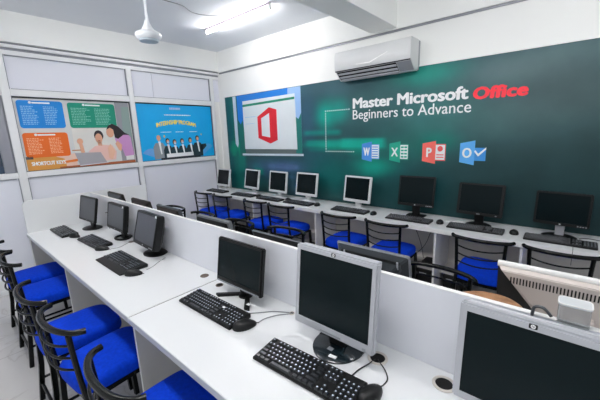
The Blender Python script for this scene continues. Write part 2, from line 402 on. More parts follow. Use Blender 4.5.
def mural_col(u, v):
    c = [42, 86, 90]
    t = min(1, max(0, (u+1)/2)); c = [c[0]*(1-t)+44*t, c[1]*(1-t)+68*t, c[2]*(1-t)+70*t]; q = .80+.2*min(1, max(0, (v-1.0)/1.0)); c = [a*q for a in c]
    for bu, bv, ru, rv, cc, s in bl:
        w = s*math.exp(-(((u-bu)/ru)**2+((v-bv)/rv)**2)**1.3)
        c = [a*(1-w)+b*w for a, b in zip(c, cc)]
    for u0, u1, v0, v1, cc, s in bars:
        w = s*max(0, min(1, (u-u0)/.07+.5, (u1-u)/.07+.5))*max(0, min(1, (v-v0)/.03+.5, (v1-v)/.03+.5))
        c = [a*(1-w)+b*w for a, b in zip(c, cc)]
    return c
bm = B(); NU, NV = 360, 72
lay = bm.verts.layers.float_color.new('print_colour')
gv = [[None]*(NV+1) for _ in range(NU+1)]
for i in range(NU+1):
    for j in range(NV+1):
        u = MU0+(MU1-MU0)*i/NU; v = MV0+(MV1-MV0)*j/NV
        q = bm.verts.new(FG(u, v, 0)); q[lay] = srgb(*mural_col(u, v)); gv[i][j] = q
for i in range(NU):
    for j in range(NV): bm.faces.new((gv[i][j], gv[i+1][j], gv[i+1][j+1], gv[i][j+1]))
r = bmesh.ops.extrude_face_region(bm, geom=list(bm.faces))
for x in r['geom']:
    if isinstance(x, bmesh.types.BMVert): x.co.y = 3.36
bmesh.ops.recalc_face_normals(bm, faces=bm.faces)
mm = bpy.data.materials.new('green_print'); mm.use_nodes = True; nt = mm.node_tree
at = nt.nodes.new('ShaderNodeAttribute'); at.attribute_name = 'print_colour'
nz = nt.nodes.new('ShaderNodeTexNoise'); nz.inputs['Scale'].default_value = 3.; nz.inputs['Detail'].default_value = 4
tc = nt.nodes.new('ShaderNodeTexCoord'); nt.links.new(tc.outputs['Object'], nz.inputs['Vector'])
mx = nt.nodes.new('ShaderNodeMix'); mx.data_type = 'RGBA'; mx.blend_type = 'SOFT_LIGHT'; mx.inputs[0].default_value = .4
nt.links.new(at.outputs['Color'], mx.inputs[6]); nt.links.new(nz.outputs['Fac'], mx.inputs[7])
pb = nt.nodes['Principled BSDF']; nt.links.new(mx.outputs[2], pb.inputs['Base Color']); pb.inputs['Roughness'].default_value = .5; pb.inputs['Specular IOR Level'].default_value = .3
obj('printed_board', bm, mm, mur)
bm = B(); box(bm, MU0-.008, MU1, 3.344, 3.36, 2.242, 2.25); box(bm, MU0-.008, MU0, 3.344, 3.36, .755, 2.242); obj('edge_strip', bm, WHITEP, mur)

scn = flat('printed_screen_picture', FG, [
    ([(-4.14, 1.42), (-2.82, 1.42), (-2.82, 2.238), (-4.14, 2.238)], pm('bright_blue', (28, 124, 214)), 0),
    ([(-3.1, 1.42), (-2.82, 1.42), (-2.82, 2.238), (-3.05, 2.238)], pm('lilac_sky', (158, 196, 240)), 1),
    ([(-4.14, 1.30), (-4.01, 1.30), (-4.0, 1.70), (-4.03, 1.86), (-4.08, 1.80), (-4.14, 1.88)], pm('forest', (20, 104, 92)), 1),
    ([(-2.93, 1.36), (-2.82, 1.36), (-2.82, 1.9), (-2.87, 1.82), (-2.93, 1.86)], pm('forest_light', (24, 120, 112)), 2),
    ([(-4.0, 1.355), (-2.9, 1.355), (-2.9, 1.42), (-4.0, 1.42)], pm('skyline', (92, 104, 104)), 1),
    ([(-4.005, 1.417), (-2.905, 1.417), (-2.925, 2.157), (-4.005, 2.145)], pm('document_white', (226, 234, 238)), 3),
    ([(-4.005, 2.06), (-2.93, 2.085), (-2.93, 2.115), (-4.005, 2.093)], pm('ribbon_green', (16, 136, 108)), 4),
    ([(-3.96, 1.90), (-3.72, 1.90), (-3.72, 1.904), (-3.96, 1.904)], lt, 4), ([(-3.96, 1.80), (-3.75, 1.80), (-3.75, 1.803), (-3.96, 1.803)], lt, 4),
    ([(-4.08, 1.315), (-2.80, 1.328), (-2.80, 1.358), (-4.08, 1.345)], pm('pale_bar', (206, 216, 226)), 2),
    ([(-4.24, 1.50), (-4.19, 1.44), (-4.165, 1.50), (-4.165, 2.235), (-4.24, 2.235)], pm('pale_bar', (206, 216, 226)), 1)], mur)
# a red folded open-door shaped emblem
red = pm('emblem_red', (220, 32, 46))
flat('red_door_emblem', FG, [
    ([(-3.68, 1.895), (-3.425, 2.015), (-3.425, 1.935), (-3.60, 1.87), (-3.60, 1.615), (-3.68, 1.585)], red, 4),
    ([(-3.425, 2.015), (-3.275, 1.975), (-3.275, 1.55), (-3.425, 1.50)], red, 4),
    ([(-3.68, 1.585), (-3.60, 1.615), (-3.405, 1.585), (-3.425, 1.50)], red, 5)], mur, .0004)
obj('title_text', bold_bm('Master Microsoft', FG, -2.03, -.80, 1.89, 2.01, .0, .0075), STICK, mur)
obj('title_text_red', bold_bm('Office', FG, -.765, -.345, 1.878, 1.988, .0, .010, spacing=1.05, shear=.05), pm('title_red', (252, 48, 66)), mur)
obj('subtitle_text', bold_bm('Beginners to Advance', FG, -2.03, -.77, 1.736, 1.877, .0, .001), STICK, mur)
bm = B()
D = .0135
for i in range(12): prism(bm, [(-2.43+i*.031, 1.885), (-2.43+i*.031+D, 1.885), (-2.43+i*.031+D, 1.885+D), (-2.43+i*.031, 1.885+D)], FG, (0, .001))
for i in range(1, 17): prism(bm, [(-2.43, 1.885-i*.031), (-2.43+D, 1.885-i*.031), (-2.43+D, 1.885+D-i*.031), (-2.43, 1.885+D-i*.031)], FG, (0, .001))
for i in range(1, 14): prism(bm, [(-2.43+i*.031, 1.389), (-2.43+i*.031+D, 1.389), (-2.43+i*.031+D, 1.389+D), (-2.43+i*.031, 1.389+D)], FG, (0, .001))
obj('dotted_bracket', bm, STICK, mur)
def app_icon(name, x, w, c1, c2, letter, kind):
    o = flat(name, FG, [([(x, 1.308), (x+w*.58, 1.283), (x+w*.58, 1.513), (x, 1.488)], pm(name, c1), 2)], mur)
    if kind == 'lines' or kind == 'grid' or kind == 'pie':
        its = [([(x+w*.58, 1.315), (x+w, 1.315), (x+w, 1.482), (x+w*.58, 1.482)], pm(name+'_back', c2), 0), ([(x+w*.58, 1.325), (x+w*.97, 1.325), (x+w*.97, 1.473), (x+w*.58, 1.473)], STICK, 1)]
        if kind == 'lines':
            for k in range(5): its.append(([(x+w*.60, 1.338+k*.027), (x+w*.93, 1.338+k*.027), (x+w*.93, 1.349+k*.027), (x+w*.60, 1.349+k*.027)], pm(name, c1), 2))
        if kind == 'grid':
            for k in range(4):
                for q in range(2): its.append(([(x+w*(.62+.17*q), 1.338+k*.034), (x+w*(.76+.17*q), 1.338+k*.034), (x+w*(.76+.17*q), 1.356+k*.034), (x+w*(.62+.17*q), 1.356+k*.034)], pm(name, c1), 2))
        if kind == 'pie':
            its.append((ell(x+w*.77, 1.435, .026, .028, 12), pm(name+'_back', (230, 60, 60)), 2)); 
            for k in range(2): its.append(([(x+w*.62, 1.345+k*.025), (x+w*.93, 1.345+k*.025), (x+w*.93, 1.355+k*.025), (x+w*.62, 1.355+k*.025)], pm(name+'_back', c2), 2))
    else:
        its = [([(x+w*.58, 1.325), (x+w, 1.325), (x+w, 1.445), (x+w*.58, 1.445)], pm(name+'_back', c2), 0),
               ([(x+w*.56, 1.41), (x+w*.60, 1.425), (x+w*.72, 1.39), (x+w*1.0, 1.45), (x+w*1.0, 1.43), (x+w*.72, 1.365)], STICK, 3)]
    flat('page', FG, its, o)
    obj('letter', bold_bm(letter, FG, x+w*(.18 if letter == 'P' else .10), x+w*(.42 if letter == 'P' else .47), 1.35, 1.445, .0024, .004), STICK, o)
app_icon('blue_letter_icon', -1.906, .222, (70, 146, 226), (120, 180, 240), 'W', 'lines')
app_icon('teal_letter_icon', -1.562, .215, (16, 170, 142), (30, 150, 130), 'X', 'grid')
app_icon('coral_letter_icon', -1.20, .228, (252, 112, 100), (240, 90, 90), 'P', 'pie')
app_icon('sky_letter_icon', -.842, .222, (92, 178, 244), (60, 150, 226), 'O', 'env')

# ------------------------------------------------------------------ air conditioner
ac = thing('air_conditioner', 'white split air conditioner mounted above the green mural', 'air conditioner', (-1.70, 3.36, 2.19))
def lx(x, y, z): return (x+1.70, y-3.36, z-2.19)
bm = B()
prof = [(3.33, 2.20), (3.24, 2.195), (3.135, 2.285), (3.12, 2.33), (3.12, 2.45), (3.135, 2.48), (3.16, 2.49), (3.33, 2.49)]
def slab(bm, prof, x0, x1, mi=0):
    a = [bm.verts.new(lx(x0, y, z)) for y, z in prof]; b = [bm.verts.new(lx(x1, y, z)) for y, z in prof]
    n = len(prof); bm.faces.new(a); bm.faces.new(list(reversed(b)))
    for i in range(n): bm.faces.new((a[i], b[i], b[(i+1) % n], a[(i+1) % n]))
slab(bm, prof, -2.13, -1.27); bmesh.ops.recalc_face_normals(bm, faces=bm.faces)
bmesh.ops.bevel(bm, geom=[e for e in bm.edges if abs(e.verts[0].co.x-e.verts[1].co.x) < 1e-5], offset=.008, segments=2, affect='EDGES')
obj('body', bm, mat('ac_white', (218, 220, 221), .35, var=.01), ac, True)
bm = B(); box(bm, -.43, .43, -.035, -.0, .02, .29); obj('wall_bracket', bm, SILVD, ac)
Mr = Matrix.Translation(Vector(lx(0, 3.135, 2.285))) @ Matrix.Rotation(math.atan2(.09, .105)*-1, 4, 'X')
def slope(bm, x0, x1, s0, s1, o0, o1, bev=0):  # along the sloping outlet face
    box(bm, x0, x1, s0, s1, -o1, -o0, bev, 1, Mr)
bm = B(); slope(bm, -2.11, -1.42, .012, .128, -.004, .0015); obj('air_outlet', bm, HOLE, ac)
for s in (.03, .075, .112):
    bm = B(); slope(bm, -2.10, -1.425, s, s+.024, -.002, .007, .002); obj('louvre', bm, SILV, ac)
bm = B(); slope(bm, -1.415, -1.275, .012, .128, -.004, .003); obj('outlet_end_panel', bm, SILVD, ac)
bm = B()
prism(bm, [(-.13, 2.322), (.03, 2.318), (.03, 2.324), (-.13, 2.328)], lambda u, v, d: lx(u-1.72, 3.12-d, v), (0, .0015))
prism(bm, [(.02, 2.316), (.22, 2.385), (.22, 2.391), (.04, 2.330), (.02, 2.322)], lambda u, v, d: lx(u-1.72, 3.12-d, v), (0, .002))
obj('front_trim_mark', bm, mat('bright_white_trim', (255, 255, 255), .12, spec=.9), ac)
bm = B(); slope(bm, -2.125, -1.275, -.004, .006, -.003, .002); obj('front_panel_gap', bm, GASK, ac)

# ------------------------------------------------------------------ ceiling lights, fan, ceiling cable
def tube_light(x0, x1, y, label):
    cx = (x0+x1)/2; t = thing('tube_light', label, 'light', (cx, y, HC), 0, 'ceiling tube lights')
    w = (x1-x0)/2
    bm = B(); box(bm, -w, w, -.016, .016, -.026, 0, .003, 1); obj('batten', bm, TUBEP, t)
    bm = B(); tube(bm, [(-w+.015, -.0, -.050), (w-.015, -.0, -.050)], .0105, 10); obj('lit_tube', bm, TUBEL, t, True)
    for s in (-1, 1):
        bm = B(); box(bm, s*w-.012, s*w+.012, -.014, .014, -.063, 0, .003, 1); obj('end_cap', bm, WHITEP, t)
    return t
tube_light(-3.67, -2.54, 2.57, 'lit fluorescent tube light on the ceiling near the corner')
tube_light(-3.4, -2.27, .28, 'lit tube light on the ceiling above the left chairs, wall side of the twin')
tube_light(-3.4, -2.27, .40, 'added unseen tube light above the left chairs, desk side of the twin')  # second tube of the pair, added out of view to strengthen overhead light
tube_light(-.5, .63, 1.75, 'added unseen tube light on the ceiling right of the cross beam')  # out of view, added for light and shifted to spare the back wall
tube_light(-1.25, -.12, .28, 'lit tube light on the ceiling above the near desk section, outer of the twin')
tube_light(-1.25, -.12, .40, 'added unseen tube light above the near desk section, inner of the twin')  # extra tube doubling the near row, added to brighten it from above

fan = thing('ceiling_fan', 'white ceiling fan motor hanging on a downrod', 'fan', (-3.09, 1.53, HC))
bm = B(); lathe(bm, [(0, 0), (.055, 0), (.052, -.03), (.03, -.065), (.014, -.07), (0, -.07)], 24); obj('ceiling_canopy', bm, FANW, fan, True)
bm = B(); tube(bm, [(0, 0, -.05), (0, 0, -.33)], .009, 10); obj('downrod', bm, FANW, fan, True)
bm = B(); tube(bm, [(.014, 0, -.06), (.024, .0, -.14), (.016, 0, -.20), (.02, .01, -.29), (.045, .02, -.36)], .004, 6, smooth=5); obj('wire', bm, FANW, fan, True)
bm = B(); lathe(bm, [(0, -0.265), (.016, -0.265), (.03, -0.305), (.05, -0.340), (.055, -0.355), (0, -0.355)], 24); obj('lower_canopy', bm, FANW, fan, True)
bm = B(); lathe(bm, [(0, -0.360), (.08, -0.363), (.108, -0.380), (.113, -0.397), (.108, -0.413), (.09, -0.430), (0, -0.435)], 40); obj('motor_housing', bm, FANW, fan, True)
bm = B(); lathe(bm, [(0, -0.430), (.086, -0.432), (.08, -0.447), (.04, -0.455), (0, -0.456)], 40); obj('bottom_cover', bm, mat('fan_blue_grey', (190, 202, 212), .35), fan, True)
bm = B(); tube(bm, [(-3.21, 1.45, HC-.004), (-3.205, 1.8, HC-.004), (-3.204, 1.976, HC-.005), (-3.30, 2.15, HC-.004), (-3.267, 2.31, HC-.005), (-3.15, 2.45, HC-.004), (-3.16, 2.555, HC-.006)], .0035, 6, smooth=5)
tag(obj('ceiling_cable', bm, CABG, None, True), 'thin grey cable run across the ceiling to the lit tube light', 'cable')

# ------------------------------------------------------------------ desks
def desk(label, x0, x1, y0, y1, panels, front, zt=.036, group=None):
    """front = y of the user side edge"""
    t = thing('computer_desk', label, 'desk', ((x0+x1)/2, (y0+y1)/2, 0), 0, group)
    ox, oy = (x0+x1)/2, (y0+y1)/2
    bm = B(); box(bm, x0-ox, x1-ox, y0-oy, y1-oy, .75-zt, .75, .002, 1); top = obj('desktop', bm, LAM, t)
    s = 1 if front == y0 else -1
    ye = front-oy
    bm = B(); box(bm, x0-ox+.001, x1-ox-.001, min(ye, ye-s*.0015), max(ye, ye-s*.0015), .75-zt+.003, .747); obj('edge_band', bm, LAME, t)
    for px in panels:
        bm = B(); box(bm, px-.009-ox, px+.009-ox, y0-oy+(.016 if s > 0 else .004), y1-oy-(.004 if s > 0 else .016), 0, .75-zt, .001, 1); p = obj('side_panel', bm, LAMS, t)
        bm = B(); yy = (y0-oy+.016) if s > 0 else (y1-oy-.016)
        box(bm, px-.0085-ox, px+.0085-ox, min(yy, yy-s*.0012), max(yy, yy-s*.0012), .002, .748-zt); obj('edge_strip', bm, WHITEP, p)
    return t
XE = -4.04; XS = -1.627; XR = .84
desk('long white desk along the front row, far section with three black monitors', XE, XS-.004, .524, 1.114, (XE+.009, -2.83), .524, group='white desks either side of the partition')
desk('long white desk along the front row, near section with silver monitors', XS+.004, XR, .524, 1.114, (XS+.0125, -.4, XR-.009), .524, group='white desks either side of the partition')
desk('white desk hidden behind the partition, far section', XE, XS-.004, 1.136, 1.73, (XE+.009, -2.74), 1.73, group='white desks either side of the partition')
desk('white desk hidden behind the partition, near section with the ivory monitor', XS+.004, XR, 1.136, 1.73, (XS+.0125, -.2, XR-.009), 1.73, group='white desks either side of the partition')
# partition and end screen
for nm, a, b, lab in (('far', XE, XS-.001, 'low white partition screen between the back-to-back desks, far length'), ('near', XS+.001, XR, 'low white partition screen between the back-to-back desks, near length')):
    t = thing('desk_partition', lab, 'partition', ((a+b)/2, 1.125, 0))
    w = (b-a)/2
    bm = B(); box(bm, -w, w, -.0095, .0095, .06, 1.067); obj('screen_board', bm, mat('partition_board', (230, 232, 239), .4, var=.01, scale=2), t)
    bm = B(); box(bm, -w, w, -.0105, .0105, 1.067, 1.071, .0015, 1); obj('top_edge', bm, WHITEP, t)
    for s in (-1, 1):
        bm = B(); box(bm, s*(w-.05)-.02, s*(w-.05)+.02, -.0095, .0095, 0, .06); obj('foot', bm, LAMS, t)
bm = B()
pts = [(.535, 0), (1.738, 0), (1.738, 1.071)]+[(.585+.05*math.cos(PI/2+PI/2*k/6), 1.021+.05*math.sin(PI/2+PI/2*k/6)) for k in range(7)]
prism(bm, pts, lambda u, v, d: (XE-.001-d, u, v), (0, .018))
tag(obj('end_screen', bm, LAM), 'white end screen with a rounded corner closing the far end of the desks', 'partition')

# wall desk
t = thing('wall_desk', 'long white wall desk under the green mural', 'desk', (-1.7, 3.1, 0))
bm = B(); box(bm, XL-.004+1.7, X1-.06+1.7, 2.88-3.1, 3.349-3.1, .704, .75, .004, 2); obj('desktop', bm, LAM, t, False)
bm = B(); box(bm, XL+.01+1.7, X1-.06+1.7, 2.878-3.1, 2.88-3.1, .708, .746); obj('edge_band', bm, WHITEP, t)
for px in (-4.5, -3.4, -2.28, -.89, -.235, 1.1):
    bm = B(); box(bm, px-.009+1.7, px+.009+1.7, 2.905-3.1, 3.325-3.1, 0, .704); q = obj('side_panel', bm, mat('light_grey_laminate', (232, 233, 237), .4), t)
    bm = B(); box(bm, px-.0088+1.7, px+.0088+1.7, 2.9035-3.1, 2.905-3.1, .002, .703); obj('edge_strip', bm, WHITEP, q)
bm = B(); box(bm, XL+1.71, X1+1.6, 3.335-3.1, 3.349-3.1, .27, .66); obj('back_board', bm, PLINTH, t)
bm = B(); box(bm, XL+1.71, X1+1.6, 3.325-3.1, 3.349-3.1, .66, .704); obj('dark_gap_strip', bm, GASK, t)  # dark strip filling the gap above the back board
ends = [(-4.491, -3.409), (-3.391, -2.289), (-2.271, -.899), (-.881, -.244), (-.226, 1.091)]
for a, b in ends:
    bm = B(); box(bm, a+1.7, b+1.7, 3.08-3.1, 3.333-3.1, .25, .27); obj('lower_shelf', bm, LAMS, t)

# dark joint between the two front desk sections
bm = B(); box(bm, XS-.0036, XS+.0036, .53, 1.11, .700, .747); tag(obj('joint_strip', bm, mat('brown_joint', (92, 80, 70), .7)), 'thin dark joint strip between the two front desk sections', 'joint strip')
# grommets
def grommet(x, y, lidm, label, ring=CREAM, r=.038):
    t = thing('cable_grommet', label, 'grommet', (x, y, .75), 0, 'cable grommets in the front desk')
    bm = B(); lathe(bm, [(r*.76, .0), (r*1.04, .0), (r*1.04, .0025), (r*.86, .005), (r*.76, .003), (r*.76, 0)], 28); obj('ring', bm, ring, t, True)
    bm = B(); lathe(bm, [(0, 0), (r*.77, 0), (r*.77, .001), (0, .001)], 28); obj('centre_disc', bm, lidm, t)  # brown lid; in open grommets a dark disc painting the hole's shade
grommet(-1.735, 1.04, BROWNG, 'small closed brown cable grommet left of the desk seam', BROWNG, .026)
grommet(-.505, 1.022, HOLE, 'open cable grommet right of the silver monitor with mouse cable')
grommet(-.262, 1.045, HOLE, 'open empty cable grommet in front of the nearest silver monitor')
grommet(-.99, 1.055, HOLE, 'small dark cable grommet where the grey cables meet', CREAM, .014)
grommet(-1.546, 1.02, HOLE, 'small dark cable grommet left of the widescreen black monitor', BROWNG, .022)
grommet(-2.87, 1.045, BROWNG, 'small brown cable grommet by the second monitor of the far row', BROWNG, .022)

# ------------------------------------------------------------------ monitors
def frame_ring(w, h, bs, bt, bb, dep, M, rad=.006):
    bm = B()
    o = [(-w/2, 0), (w/2, 0), (w/2, h), (-w/2, h)]; i = [(-w/2+bs, bb), (w/2-bs, bb), (w/2-bs, h-bt), (-w/2+bs, h-bt)]
    fo = [bm.verts.new((x, 0, z)) for x, z in o]; fi = [bm.verts.new((x, 0, z)) for x, z in i]
    ri = [bm.verts.new((x, .004, z)) for x, z in i]; bo = [bm.verts.new((x, dep, z)) for x, z in o]
    for k in range(4):
        n = (k+1) % 4
        bm.faces.new((fo[k], fo[n], fi[n], fi[k])); bm.faces.new((fi[k], fi[n], ri[n], ri[k])); bm.faces.new((fo[n], fo[k], bo[k], bo[n]))
    bm.faces.new(list(reversed(bo))) ; bm.faces.new(ri)
    bmesh.ops.recalc_face_normals(bm, faces=bm.faces)
    bm.verts.ensure_lookup_table()
    S = set(fo) | set(bo)
    es = [e for e in bm.edges if (e.verts[0] in S and e.verts[1] in S)]
    bmesh.ops.bevel(bm, geom=es, offset=rad, segments=2, affect='EDGES')
    for v in bm.verts: v.co = M @ v.co
    return bm
def hp_mark(x, z, r, M, parent, dark=True):
    bm = B(); fn = lambda u, v, d: M @ Vector((x+u, -d, z+v))
    prism(bm, rrect(-r*1.15, r*1.15, -r*.8, r*.8, r*.3), fn, (-.0005, .0008)); o = obj('maker_badge', bm, GRYD if not dark else BLK, parent)
    bm = B(); prism(bm, ell(0, 0, r*.66, r*.66, 14), fn, (.0008, .0014)); e = obj('badge_disc', bm, STICK, o)
    bm = text_bm('hp', fn, -r*.42, r*.42, -r*.48, r*.48, .0014, .0, .0006, shear=.2); obj('badge_letters', bm, BLK, o)
def monitor(label, x, y, zb, yaw, tilt, w, h, bez, stand, bs=.016, bt=.016, bb=.026, dep=.028, scr=SCR, back=None, backd=.03, badge=None, group=None, off=.05, extra=None, cat='monitor', name='computer_monitor', rim=None):
    d = Vector((math.sin(yaw), -math.cos(yaw)))  # front direction
    rx, ry = x-d.x*off, y-d.y*off
    t = thing(name, label, cat, (rx, ry, .75), yaw, group)
    M = Matrix.Translation((0, -off, zb-.75)) @ Matrix.Rotation(-tilt, 4, 'X')
    obj('bezel', frame_ring(w, h, bs, bt, bb, dep, M), bez, t)
    bm = B(); box(bm, -w/2+bs-.001, w/2-bs+.001, .0025, .0038, bb-.001, h-bt+.001, M=M); obj('screen', bm, scr, t)
    bk = back or bez
    bm = B()
    a = [(-w*.488, h*.02), (w*.488, h*.02), (w*.488, h*.978), (-w*.488, h*.978)]; b = [(-w*.30, h*.2), (w*.30, h*.2), (w*.30, h*.74), (-w*.30, h*.74)]
    va = [bm.verts.new(M @ Vector((p, dep-.001, q))) for p, q in a]; vb = [bm.verts.new(M @ Vector((p, dep+backd, q))) for p, q in b]
    bm.faces.new(va); bm.faces.new(list(reversed(vb)))
    for k in range(4): bm.faces.new((va[k], vb[k], vb[(k+1) % 4], va[(k+1) % 4]))
    bmesh.ops.recalc_face_normals(bm, faces=bm.faces); bmesh.ops.bevel(bm, geom=list(bm.edges), offset=.004, segments=2, affect='EDGES')
    shell = obj('back_shell', bm, bk, t)
    bm = B(); 
    for k in range(9): box(bm, -w*.16+k*w*.04, -w*.16+k*w*.04+w*.018, dep+backd-.002, dep+backd+.0006, h*.55, h*.68, M=M)
    obj('vent_slots', bm, HOLE, shell)
    # neck
    top = M @ Vector((0, dep+backd*.7, h*.38)); 
    nm = bez if stand in ('silverneck',) else (BLK if bez in (SILV,) else bez)
    if stand == 'vlegs': nm = BLK
    nk = top.y-.004
    bm = B(); nw = .045 if stand != 'silverneck' else .035
    vs = []
    for (yy, zz, wd) in ((nk-.018, top.z, nw), (nk-.012, .05, nw*.8), (nk-.01, .008, nw*.8)):
        vs.append([bm.verts.new(p) for p in ((-wd, yy, zz), (wd, yy, zz), (wd, yy+.026, zz), (-wd, yy+.026, zz))])
    for A, D in zip(vs, vs[1:]):
        for k in range(4): bm.faces.new((A[k], A[(k+1) % 4], D[(k+1) % 4], D[k]))
    bm.faces.new(vs[0]); bm.faces.new(list(reversed(vs[-1]))); bmesh.ops.recalc_face_normals(bm, faces=bm.faces)
    obj('neck', bm, SILV if stand == 'silverneck' else nm, t)
    bm = B()
    if stand == 'halfdisc':
        pr = [(0, 0), (1, 0), (1, .006), (.93, .012), (0, .014)]
        lathe(bm, [(r_*.108, z_) for r_, z_ in pr], 40, (0, nk+.012, 0), sy=1.12, a0=PI, a1=2*PI)
        box(bm, -.108, .108, nk+.01, nk+.045, 0, .013, .003, 1); bmat = mat('glossy_dark_base', (20, 32, 38), .15)
        ob = obj('base', bm, bmat, t, True)
        bm = B(); box(bm, -.018, .006, nk-.055, nk-.035, .0125, .0138); obj('base_emblem', bm, SILVD, ob)
        bm = B(); box(bm, .004, .036, nk-.088, nk-.072, .0115, .0138, M=Matrix.Rotation(.1, 4, 'Z')); obj('base_sticker', bm, STICK, ob)
    elif stand == 'vlegs':
        for s in (-1, 1):
            b2 = B(); prism(b2, [(0, nk+.012), (s*.02, nk+.012), (s*.145, nk-.098), (s*.112, nk-.108), (s*.03, nk-.03), (0, nk-.02)], lambda u, v, d: (u, v, d), (0, .015)); bmesh.ops.bevel(b2, geom=list(b2.edges), offset=.003, segments=2, affect='EDGES')
            obj('stand_leg', b2, BLK, t)
        lathe(bm, [(0, 0), (.04, 0), (.04, .012), (.028, .02), (0, .02)], 24, (0, nk, 0)); ob = obj('base', bm, BLK, t, True)
        bm = B(); box(bm, .095, .118, nk-.08, nk-.062, .0145, .0156, M=None); obj('base_sticker', bm, STICK, ob)
    elif stand == 'ring':
        tube(bm, [(.078*math.cos(a)*1.0, nk-.015+.058*math.sin(a), .010) for a in [2*PI*k/28 for k in range(28)]], .010, 8, closed=True)
        box(bm, -.03, .03, nk-.02, nk+.06, 0, .016, .003, 1); obj('base', bm, BLK, t, True)
    elif stand == 'square':
        box(bm, -.09, .09, nk-.05, nk+.06, 0, .014, .005, 2); obj('base', bm, nm, t, True)
    elif stand == 'silverneck':
        lathe(bm, [(0, 0), (.115, 0), (.115, .005), (.10, .012), (0, .014)], 36, (0, nk-.015, 0), sy=.75); obj('base', bm, BLK, t, True)
    else:
        lathe(bm, [(0, 0), (.105, 0), (.105, .006), (.09, .013), (.04, .022), (0, .024)], 36, (0, nk-.012, 0), sy=.82); obj('base', bm, nm, t, True)
    if badge == 'hp_top': hp_mark(0, h-bt/2, .0085, M, t)
    elif badge == 'hp_bot':
        hp_mark(0, bb/2, .008, M, t, False)
        for k in range(4):
            bm = B(); box(bm, w*.30+k*.016, w*.30+k*.016+.009, -.0015, .001, bb*.35, bb*.6, M=M); obj('button', bm, SILV, t)
    elif badge == 'plain':
        bm = B(); box(bm, -.014, .014, -.0008, .001, bb*.4, bb*.62, M=M); obj('maker_badge', bm, SILVD, t)
        bm = B(); box(bm, w*.36, w*.36+.012, -.0015, .001, bb*.35, bb*.6, M=M); obj('button', bm, SILVD, t)
    if extra: extra(t, M, w, h)
    return t
def dot_mark(t, M, w, h):
    bm = B(); fn = lambda u, v, d: M @ Vector((w/2-.03+u, -d, h-.012+v)); prism(bm, rrect(-.012, .012, -.008, .009, .004), fn, (-.0005, .001)); obj('mark', bm, STICK, t)  # small white dot at the bezel's upper right corner

# front row (facing the viewer)
monitor('small matt black monitor at the far end of the front desk', -3.685, .95, .834, .06, .20, .394, .25, BLK, 'oval', scr=SCRG, badge='plain', dep=.022, bb=.022)
monitor('black monitor with ring foot, second from the end screen', -3.043, .985, .843, -.006, .167, .383, .235, BLK, 'ring', scr=SCRG, badge='plain', dep=.042, extra=dot_mark, bb=.028)
monitor('deep black monitor tilted back, nearest of three on the far desk section', -2.427, .955, .827, -.039, .27, .374, .262, BLK, 'oval', scr=SCRG, badge='hp_bot', dep=.055, backd=.045, extra=dot_mark, bb=.03)
def glossbar(t, M, w, h):
    bm = B(); box(bm, -w/2+.01, w/2-.01, -.0012, .001, .004, .012, M=M); obj('lower_trim', bm, SILVD, t)
monitor('black widescreen monitor on a two-legged stand beside the desk seam', -1.318, .975, .816, .001, .152, .372, .256, BLK, 'vlegs', bs=.014, bt=.014, bb=.03, extra=glossbar, off=.06)
def underbar(t, M, w, h):
    for k in (0, 1):
        bm = B(); box(bm, -w/2+.012, w/2-.012, .030+k*.014, .038+k*.014, h-.03, h-.001-k*.003, .002, 1, M=M); obj('back_ridge', bm, SILV, t)
    bm = B(); box(bm, -.05, .05, -.001, .001, .010, .016, M=M); obj('bezel_print', bm, SILVD, t)
    bm = B(); box(bm, w/2-.045, w/2-.03, -.0012, .001, .006, .018, M=M); obj('button', bm, SILVD, t)
monitor('silver framed monitor on a dark half-round foot in the middle of the near desk', -.669, .928, .826, -.014, .098, .383, .35, SILV, 'halfdisc', bs=.022, bt=.022, bb=.036, badge='hp_top', extra=underbar, off=.055)
monitor('large silver framed monitor nearest the camera, cut by the picture edge', -.034, .945, .808, -.01, .085, .36, .312, SILV, 'halfdisc', bs=.020, bt=.024, bb=.026, badge='hp_top', extra=underbar, off=.055)

# back row, seen from behind over the partition (tops lean towards the partition)
def backmon(label, xa, xb, ztop, bez, back, h=.26, tilt=.2, dep=.03, backd=.04, cat='monitor', ytop=1.275, **k):
    w = xb-xa; zb = ztop-h*math.cos(tilt); y = ytop+h*math.sin(tilt)+dep
    return monitor(label, (xa+xb)/2, y, zb, PI, tilt, w, h, bez, 'oval', back=back, dep=dep, backd=backd, **k)
backmon('brown-black monitor back farthest behind the partition', -3.99, -3.60, 1.062, BRNB, GRYD)
backmon('brown-black monitor back second behind the partition from the far end', -3.36, -2.98, 1.055, BRNB, BRNB)
backmon('dark monitor back third behind the partition, beside a chair arc', -2.82, -2.43, 1.052, GRYD, BRNB)
backmon('grey-topped monitor back left of the partition joint', -2.165, -1.77, 1.050, mat('mid_grey_plastic', (104, 108, 112), .4), BLK, dep=.04)
backmon('wide monitor back with pale top rim right of the partition joint', -1.52, -1.12, 1.042, SILVD, BLK, dep=.012)
def handle(t, M, w, h):
    bm = B(); box(bm, -w*.38, w*.40, .030, .034, h*.52, h*.90, M=M); r_ = obj('handle_recess', bm, BLKM, t)
    bm = B(); tube(bm, [M @ Vector(p) for p in ((-w*.40, .036, h*.86), (-w*.34, .044, h*.70), (w*.28, .044, h*.70), (w*.38, .036, h*.86))], .004, 8, smooth=4); obj('cable_handle', bm, GRYD, t, True)
    for s in (-.38, .34):
        bm = B(); box(bm, w*s, w*s+.008, .03, .038, h*.78, h*.9, M=M); obj('clip', bm, SILV, t)
backmon('grey monitor back with recessed handle behind the silver framed monitor', -.865, -.488, 1.100, SILVD, mat('dark_slate_plastic', (48, 54, 58), .45), dep=.013, h=.29, tilt=.22, extra=handle, ytop=1.27, badge=None)

